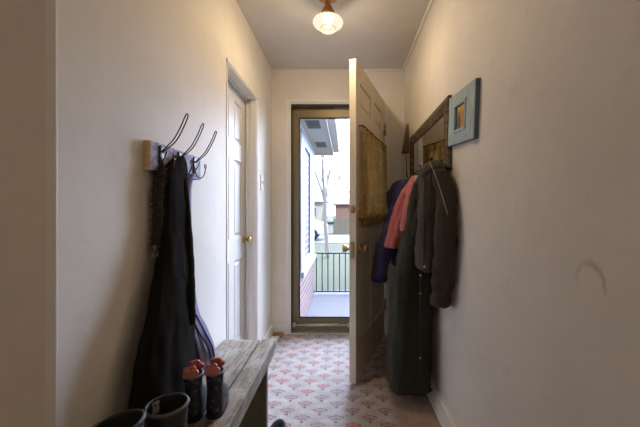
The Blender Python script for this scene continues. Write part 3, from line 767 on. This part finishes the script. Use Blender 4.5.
on = thing('wall_ornament', 'narrow brown wooden wedge ornament with dangling string left of mirror', 'ornament', (XR, 2.69, 1.60))
bm = new()
A = [bm.verts.new((XR-.002, y, z)) for y, z in ((2.640, 1.60), (2.740, 1.60), (2.715, 1.84), (2.665, 1.84))]; B = [bm.verts.new((XR-x, y, z)) for x, y, z in ((.050, 2.645, 1.600), (.050, 2.735, 1.600), (.012, 2.710, 1.84), (.012, 2.670, 1.84))]
for q in range(4): bm.faces.new((A[q], A[(q+1) % 4], B[(q+1) % 4], B[q]))
bm.faces.new(A[::-1]); bm.faces.new(B); obj('wedge', bm, 'brown_wood', on)
bm = new(); tube(bm, catmull([(XR-.016, 2.67, 1.602), (XR-.020, 2.66, 1.52), (XR-.016, 2.665, 1.43), (XR-.018, 2.685, 1.37), (XR-.014, 2.70, 1.44), (XR-.016, 2.71, 1.602)], 6), .0022, 6); obj('string', bm, 'brown_wood', on, True)

# ------------------------------------------------------------------ garments on the right
lg = thing('long_coat', 'long charcoal coat with front snaps reaching almost to floor, under the mirror', 'coat', (.40, 1.95, .08))
bm = new()
loft(bm, [(1.345, .466, 1.895, .008, .010, 0), (1.335, .464, 1.895, .024, .040, .02), (1.300, .458, 1.895, .038, .075, .03), (1.22, .448, 1.895, .052, .095, .04), (1.05, .434, 1.895, .072, .105, .05), (.90, .418, 1.90, .090, .110, .06), (.75, .402, 1.92, .106, .130, .06), (.50, .390, 1.94, .116, .155, .06),
          (.25, .382, 1.96, .124, .175, .06), (.10, .380, 1.965, .126, .180, .06), (.085, .380, 1.965, .123, .176, .06)], n=110, steps=8, power=3.2, folds=((5, .5, 1.1), (9, 1.1, -1.6), (3, 2., .7)), seed=3, rough=.06)
for v in bm.verts: v.co.x = min(v.co.x, XR-.036 if v.co.z < .12 else XR-.030)
crumple(bm, 0.012, 18); obj('coat_body', bm, 'coat_long', lg, True)
bm = new(); sleeve(bm, [(.428, 1.85, 1.27), (.408, 1.845, 1.12), (.384, 1.84, .92), (.360, 1.84, .72), (.343, 1.845, .56)], [.034, .044, .050, .050, .046], n=24, seed=4)
crumple(bm, 0.016, 15); obj('sleeve', bm, 'coat_long', lg, True)
bm = new(); tube(bm, catmull([(.424, 1.785, 1.15), (.420, 1.768, .9), (.418, 1.770, .6), (.418, 1.782, .3), (.418, 1.784, .10)], 8), .007, 8); obj('placket', bm, 'coat_long', lg, True)
for z in (.87, .76, .66, .30):
    bm = new(); lathe(bm, [(.0005, -.014), (.0055, -.014), (.0065, -.010), (.0065, 0), (.0005, 0)], (.412, 1.774 if z > .4 else 1.784, z), 'y', 14); obj('snap_button', bm, 'snap', lg, True)
bm = new(); tube(bm, [(.456+.010*math.cos(q), 1.925, 1.352+.012*math.sin(q)) for q in [k*PI/5 for k in range(10)]], .0022, 6, True); obj('hanging_loop', bm, 'coat_long', lg, True)

jk = thing('jacket', 'dark taupe jacket with pale drawcord hanging nearest viewer under the mirror', 'jacket', (.46, 1.62, .63))
bm = new()
loft(bm, [(1.372, .455, 1.665, .010, .014, 0), (1.362, .452, 1.660, .034, .060, .02), (1.330, .448, 1.648, .052, .090, .03), (1.25, .446, 1.645, .060, .100, .04), (1.10, .444, 1.640, .066, .106, .05), (.95, .444, 1.638, .070, .108, .05), (.84, .444, 1.638, .072, .108, .05), (.815, .444, 1.638, .068, .102, .05)], n=90, steps=8, power=3.0, folds=((9, .2, 1.2), (15, 1.9, -1.), (5, 1., .3)), seed=8, rough=.05)
for v in bm.verts: v.co.x = min(v.co.x, XR-.006)
crumple(bm, 0.014, 17); obj('jacket_body', bm, 'jacket', jk, True)
bm = new(); sleeve(bm, [(.464, 1.570, 1.30), (.470, 1.528, 1.15), (.474, 1.512, .98), (.474, 1.535, .83), (.472, 1.575, .70), (.468, 1.590, .655)], [.040, .050, .052, .050, .046, .042], n=24, seed=9)
for v in bm.verts: v.co.x = min(v.co.x, XR-.004)
crumple(bm, 0.018, 12); obj('sleeve', bm, 'jacket', jk, True)
bm = new(); lathe(bm, [(.001, .648), (.043, .648), (.046, .655), (.046, .69), (.043, .698), (.001, .698)], (.468, 1.594, 0), 'z', 24); obj('cuff', bm, 'jacket', jk, True)
bm = new(); sleeve(bm, [(.468, 1.575, 1.335), (.425, 1.570, 1.315), (.405, 1.62, 1.30), (.410, 1.70, 1.30), (.44, 1.745, 1.31)], [.014, .022, .024, .022, .012], n=14, seed=10); obj('collar', bm, 'jacket', jk, True)
bm = new(); tube(bm, catmull([(.410, 1.560, 1.350), (.418, 1.512, 1.30), (.430, 1.480, 1.24), (.444, 1.456, 1.17), (.460, 1.440, 1.10)], 6), .0022, 6); obj('drawcord', bm, 'cord', jk, True)['label'] = 'pale cord down the jacket'
bm = new(); tube(bm, catmull([(.390, 1.575, 1.30), (.384, 1.560, 1.15), (.380, 1.556, .98), (.380, 1.556, .83)], 6), .004, 6); obj('zipper', bm, 'jacket', jk, True)
bm = new(); lathe(bm, [(.0005, -.012), (.006, -.012), (.007, -.008), (.007, 0), (.0005, 0)], (.384, 1.556, .845), 'y', 14); obj('snap_button', bm, 'snap', jk, True)

nv = thing('navy_jacket', 'navy purple jacket hanging between pink jacket and open front door', 'jacket', (.33, 2.27, .6))
bm = new()
loft(bm, [(1.345, .440, 2.335, .012, .014, 0), (1.335, .432, 2.330, .044, .045, .02), (1.29, .408, 2.320, .076, .060, .03), (1.20, .392, 2.315, .090, .066, .04), (1.08, .395, 2.31, .086, .066, .05), (.95, .402, 2.30, .078, .062, .06), (.80, .402, 2.29, .076, .060, .06), (.73, .402, 2.29, .074, .058, .06)], n=80, steps=7, power=2.5, folds=((8, .5, 1.), (13, 1.4, -1.5)), seed=11, rough=.05)
crumple(bm, 0.016, 15); obj('jacket_body', bm, 'navy', nv, True)
bm = new(); sleeve(bm, [(.355, 2.27, 1.16), (.325, 2.235, 1.04), (.282, 2.20, .91), (.246, 2.185, .78), (.228, 2.180, .66), (.224, 2.180, .635)], [.040, .046, .056, .058, .058, .046], n=24, seed=12); crumple(bm, 0.016, 10); obj('sleeve', bm, 'navy', nv, True)
pk = thing('pink_jacket', 'salmon pink fleece jacket hanging beside the long charcoal coat', 'jacket', (.36, 2.10, .88))
bm = new()
loft(bm, [(1.350, .462, 2.115, .008, .010, 0), (1.335, .450, 2.115, .018, .022, .02), (1.27, .425, 2.095, .032, .028, .05), (1.18, .388, 2.09, .050, .032, .07), (1.08, .354, 2.085, .058, .034, .07), (.98, .328, 2.085, .056, .034, .07), (.89, .312, 2.085, .052, .032, .07), (.875, .310, 2.085, .046, .028, .07)], n=60, steps=7, power=2.3, folds=((6, .5, 4.), (9, 1.4, -5.)), seed=14, rough=.10)
crumple(bm, 0.016, 15); obj('jacket_body', bm, 'pink', pk, True)
bm = new(); sleeve(bm, [(.430, 2.045, 1.28), (.412, 2.030, 1.18), (.388, 2.022, 1.08), (.366, 2.022, .985)], [.022, .028, .030, .028], n=18, wr=.10, seed=15); crumple(bm, 0.012, 10); obj('sleeve', bm, 'pink', pk, True)
bm = new(); box(bm, .446, .470, 2.070, 2.078, 1.300, 1.345, .002); obj('collar_label', bm, 'cream', pk)['label'] = 'cream collar label'

# ------------------------------------------------------------------ outside
PZ, GZ, WX = -.20, -.50, -.50
struct('porch_floor', [(WX, 3.2, 3.03, 5.15, PZ-.3, PZ)], 'concrete', 'grey concrete porch beyond the storm door', 'porch')
struct('wall_porch', [(WX-.25, WX, 3.03, 5.0, GZ, 2.10), (-3.5, WX-.25, 4.8, 5.0, GZ, 2.10)], 'brick', 'red brick house wall beside the porch', 'wall')
wn_ = thing('window_1', 'tall white framed window with dark slats in the brick porch wall', 'window', (WX, 4.2, .46), kind='structure')
bm = new(); y0, y1, z0, z1 = 3.42, 4.83, .46, 2.0
box(bm, WX, WX+.03, y0, 3.72, z0, z1, .004); box(bm, WX, WX+.03, 4.27, y1, z0, z1, .004); box(bm, WX, WX+.03, 3.72, 4.27, 1.86, z1, .004); box(bm, WX, WX+.03, 3.72, 4.27, z0, z0+.09, .004); box(bm, WX, WX+.06, y0-.03, y1+.03, z0-.06, z0, .005)
obj('window_frame', bm, 'window_trim', wn_)
bm = new(); box(bm, WX, WX+.008, 3.72, 4.27, z0+.09, 1.86); obj('window_pane', bm, 'blind', wn_)
for k in range(17):
    bm = new(); z = z0+.14+k*.079; box(bm, WX+.0085, WX+.014, 3.72, 4.27, z, z+.012, .001); obj('slat', bm, 'window_trim', wn_)
ev = thing('porch_eave', 'white eave with vented soffit and gutter above the porch wall', 'eave', (WX, 4, 2.05), kind='structure')
bm = new(); box(bm, WX-.3, -.215, 3.06, 5.30, 2.055, 2.075); obj('soffit', bm, 'white_ext', ev)
bm = new(); box(bm, WX, WX+.022, 3.06, 5.0, 1.985, 2.055, .003); box(bm, WX-.02, -.215, 5.28, 5.30, 2.02, 2.055, .003); obj('frieze', bm, 'white_ext', ev)
bm = new(); box(bm, -.215, -.195, 3.06, 5.31, 2.035, 2.20, .003); obj('fascia', bm, 'white_ext', ev)
bm = new(); box(bm, -.195, -.10, 3.06, 5.32, 2.075, 2.19, .012); obj('gutter', bm, 'white_ext', ev)
for (a, b) in ((3.33, 3.66), (4.40, 4.76)):
    bm = new(); box(bm, -.425, -.275, a, b, 2.049, 2.0548, .001)
    for k in range(8): yy = a+.02+k*(b-a-.03)/8; box(bm, -.415, -.285, yy, yy+.012, 2.046, 2.0495)
    obj('soffit_vent', bm, 'vent', ev)
bm = new()
A = [bm.verts.new(p) for p in ((-.10, 3.06, 2.20), (-.10, 5.32, 2.20), (-1.6, 5.32, 2.75), (-1.6, 3.06, 2.75))]
bm.faces.new(A); r_ = bmesh.ops.extrude_face_region(bm, geom=bm.faces[:]); bmesh.ops.translate(bm, vec=(0, 0, .03), verts=[q for q in r_['geom'] if isinstance(q, bmesh.types.BMVert)])
obj('roof_slope', bm, 'roofing', ev)
rl = thing('porch_railing', 'low black iron porch railing with thin balusters in front of lawn', 'railing', (WX, 5.0, PZ))
for z in (.446, -.150):
    bm = new(); box(bm, WX+.005, 3.2, 4.985, 5.015, z-.010, z+.010, .002); obj('rail', bm, 'iron', rl)
x = WX+.045
while x < 3.1:
    bm = new(); box(bm, x-.008, x+.008, 4.992, 5.008, -.145, .440, .002); obj('baluster', bm, 'iron', rl); x += .0905
for px_ in (1.0, 3.15):
    bm = new(); box(bm, px_, px_+.05, 4.93, 4.98, PZ, .50, .004); obj('post', bm, 'iron', rl)
struct('ground', [(-60, 60, 3.03, 90, GZ-.4, GZ)], 'lawn', 'pale winter lawn outside', 'ground')
struct('street', [(-60, 60, 15.5, 20.5, GZ, GZ+.02)], 'street', 'pale street beyond the lawn', 'street')

def tree(name, label, x, y, h, r0, seed, levels=5, spread=.5):
    rnd = random.Random(seed); bm = new()
    def grow(p, d, L, r, lev):
        q = p; pts = [p]; rs = [r]
        m = 5 if lev > 1 else 4
        for i in range(m):
            d = (d+Vector((rnd.uniform(-1, 1), rnd.uniform(-1, 1), rnd.uniform(-.3, .6)))*.13).normalized()
            q = q+d*L/m; pts.append(q); rs.append(r*(1-.45*(i+1)/m))
        tube(bm, pts, rs, 6 if lev < 3 else 4, cap=False)
        if lev >= levels: return
        nb = 3 if lev < 2 else 4
        for k in range(nb):
            i = rnd.randint(2, m) if k else m
            dd = (d+Vector((rnd.uniform(-1, 1), rnd.uniform(-1, 1), rnd.uniform(-.15, .7)))*spread*1.5).normalized()
            grow(pts[i], dd, L*rnd.uniform(.58, .82), rs[i]*.72, lev+1)
    grow(Vector((x, y, GZ)), Vector((0, 0, 1)), h*.36, r0, 0)
    return tag(obj(name, bm, 'bark', None, True, origin=Vector((x, y, GZ))), label, 'tree', 'bare trees beyond the porch')
tree('bare_tree', 'bare forked tree in the lawn just beyond the porch railing', -.60, 11., 7.0, .085, 21)
tree('bare_tree', 'bare tree behind the parked car, left in the doorway view', -1.75, 24., 9.0, .13, 5)
tree('bare_tree', 'bare tree in front of the pinkish house, right in the doorway view', .75, 33., 10.0, .13, 33)
fn = thing('wooden_fence', 'grey tan wooden fence across the street', 'fence', (0, 22.4, GZ))
bm = new(); x = -.80
while x < 5:
    box(bm, x, x+.125, 22.4, 22.425, GZ+.02, GZ+1.02+.05*math.sin(x*9)); x += .135
obj('board_run', bm, 'old_fence', fn)
for x in (-.85, .6, 2.1, 3.6):
    bm = new(); box(bm, x, x+.09, 22.43, 22.52, GZ, GZ+1.15); obj('post', bm, 'old_fence', fn)
def house(name, label, x0, x1, y0, y1, h, rh, wm, wins):
    r = thing(name, label, 'house', ((x0+x1)/2, y0, GZ))
    bm = new(); box(bm, x0, x1, y0, y1, GZ, GZ+h); obj('wall', bm, wm, r)
    bm = new(); e = .4; ym = (y0+y1)/2
    a = [bm.verts.new(p) for p in ((x0-e, y0-e, GZ+h), (x1+e, y0-e, GZ+h), (x1+e, y1+e, GZ+h), (x0-e, y1+e, GZ+h), (x0+.6, ym, GZ+h+rh), (x1-.6, ym, GZ+h+rh))]
    for f in ((0, 1, 5, 4), (2, 3, 4, 5), (0, 4, 3), (1, 2, 5), (3, 2, 1, 0)): bm.faces.new([a[i] for i in f])
    obj('roof', bm, 'pink_house' if wm == 'pink_house' else 'roofing', r)
    for wx_ in wins:
        bm = new(); box(bm, wx_-.55, wx_+.55, y0-.06, y0, GZ+.9, GZ+2.0, .01); f = obj('window', bm, 'white_ext', r)
        bm = new(); box(bm, wx_-.45, wx_+.45, y0-.07, y0-.055, GZ+1.0, GZ+1.9); obj('pane', bm, 'window_dark', r).parent = f
house('neighbour_house', 'pinkish low house behind the fence, right in the doorway view', -1.2, 9, 38, 46, 2.3, 1.0, 'pink_house', (1.2, 4.5))
house('neighbour_house', 'pale house with dark windows behind the parked car', -12, -2.4, 34, 42, 2.5, 1.0, 'white_house', (-3.6, -6.2))
# parked car, side on
car = thing('car', 'white car parked side on across the lawn', 'car', (-3.1, 17.4, GZ))
cx, cy, cz = -3.1, 17.4, GZ+.02
bm = new()
prof = [(-2.1, .35), (-2.1, .80), (-1.95, .92), (-1.25, .98), (-.70, 1.42), (.75, 1.44), (1.45, 1.0), (2.0, .90), (2.1, .75), (2.1, .35)]
A = [bm.verts.new((cx+x, cy-.85, cz+z)) for x, z in prof]; B = [bm.verts.new((cx+x, cy+.85, cz+z)) for x, z in prof]
for q in range(len(prof)): bm.faces.new((A[q], A[(q+1) % len(prof)], B[(q+1) % len(prof)], B[q]))
bm.faces.new(A[::-1]); bm.faces.new(B); obj('car_body', bm, 'car_white', car)
for (xa, xb, ta, tb) in ((-1.10, -.05, -.66, -.05), (.05, 1.20, .05, .72)):
    bm = new(); A = [bm.verts.new((cx+x, cy-.852, cz+z)) for x, z in ((xa, 1.0), (xb, 1.0), (tb, 1.36), (ta, 1.36))]; B = [bm.verts.new((v.co.x, cy-.865, v.co.z)) for v in A]
    for q in range(4): bm.faces.new((A[q], A[(q+1) % 4], B[(q+1) % 4], B[q]))
    bm.faces.new(A[::-1]); bm.faces.new(B); obj('side_window', bm, 'window_dark', car)
for x in (-1.35, 1.35):
    for s in (-1, 1):
        bm = new(); lathe(bm, [(.02, -.1), (.28, -.1), (.32, -.07), (.32, .07), (.28, .1), (.02, .1)], (cx+x, cy+s*.80, cz+.32), 'y', 24); w_ = obj('wheel', bm, 'rubber', car, True)
        bm = new(); lathe(bm, [(.005, -.012), (.18, -.012), (.18, .012), (.005, .012)], (cx+x, cy+s*.91, cz+.32), 'y', 20); h_ = obj('hub_cap', bm, 'silver', car); h_.parent = w_

# ------------------------------------------------------------------ light
wd = bpy.data.worlds.new('sky'); sc.world = wd; wd.use_nodes = True
nt = wd.node_tree; nt.nodes.clear(); o_ = nt.nodes.new('ShaderNodeOutputWorld'); bg = nt.nodes.new('ShaderNodeBackground')
bg.inputs[0].default_value = (.65, .765, 1.0, 1); bg.inputs[1].default_value = 19.0
nt.links.new(bg.outputs[0], o_.inputs[0])
# hazy bright sky: glow lobe added high on the right to light the hall
tcw = nt.nodes.new('ShaderNodeTexCoord'); dt = nt.nodes.new('ShaderNodeVectorMath'); dt.operation = 'DOT_PRODUCT'
dt.inputs[1].default_value = Vector((.50, .62, .60)).normalized(); nt.links.new(tcw.outputs['Generated'], dt.inputs[0])
def wm(op, a, b):
    nd = nt.nodes.new('ShaderNodeMath'); nd.operation = op
    for i, q in enumerate((a, b)):
        if isinstance(q, (int, float)): nd.inputs[i].default_value = q
        else: nt.links.new(q, nd.inputs[i])
    return nd.outputs[0]
glow = wm('POWER', wm('MAXIMUM', dt.outputs['Value'], 0.), 8.)
d2 = nt.nodes.new('ShaderNodeVectorMath'); d2.operation = 'DOT_PRODUCT'      # second unseen lobe, added lower down to light the left wall
d2.inputs[1].default_value = Vector((.40, .89, .235)).normalized(); nt.links.new(tcw.outputs['Generated'], d2.inputs[0])
low_glow = wm('POWER', wm('MAXIMUM', d2.outputs['Value'], 0.), 55.)
nt.links.new(wm('ADD', wm('ADD', wm('MULTIPLY', glow, 44.), wm('MULTIPLY', low_glow, 24.)), 2.0), bg.inputs[1])
def lamp(name, typ, loc, energy, col, size=.03, rot=None):
    l = bpy.data.lights.new(name, typ); l.energy = energy; l.color = col
    if typ == 'POINT': l.shadow_soft_size = size
    if typ == 'SUN': l.angle = math.radians(1.)
    o = bpy.data.objects.new(name, l); C.objects.link(o); o.location = loc
    if rot: o.rotation_euler = rot
    return o
lamp('hall_lamp_light', 'POINT', (LX, LY, 2.236), 46, (1., .79, .51), .022)
lamp('rear_fill_light', 'POINT', (-.3, -1.5, 2.15), 9, (1., .82, .62), .12)  # unseen fill lamp added behind the camera to brighten the near walls
sv = Vector((.25, .70, -.85))
lamp('sun', 'SUN', (0, 0, 10), 4., (1., .95, .86), rot=sv.to_track_quat('-Z', 'Y').to_euler())

# ------------------------------------------------------------------ camera
cd_ = bpy.data.cameras.new('camera'); cam = bpy.data.objects.new('camera', cd_); C.objects.link(cam)
cam.location = (0, 0, CAM_H); cam.rotation_euler = (PI/2, 0, 0)
cd_.sensor_fit = 'HORIZONTAL'; cd_.sensor_width = 36; cd_.lens = 320/640*36
cd_.shift_x = (320-345.5)/640; cd_.shift_y = (210-213.5)/640
cd_.clip_start = .02; cd_.clip_end = 300
sc.camera = cam
vs = sc.view_settings; vs.view_transform = 'Standard'; vs.look = 'None'; vs.gamma = 1; vs.use_curve_mapping = False; vs.exposure = .25
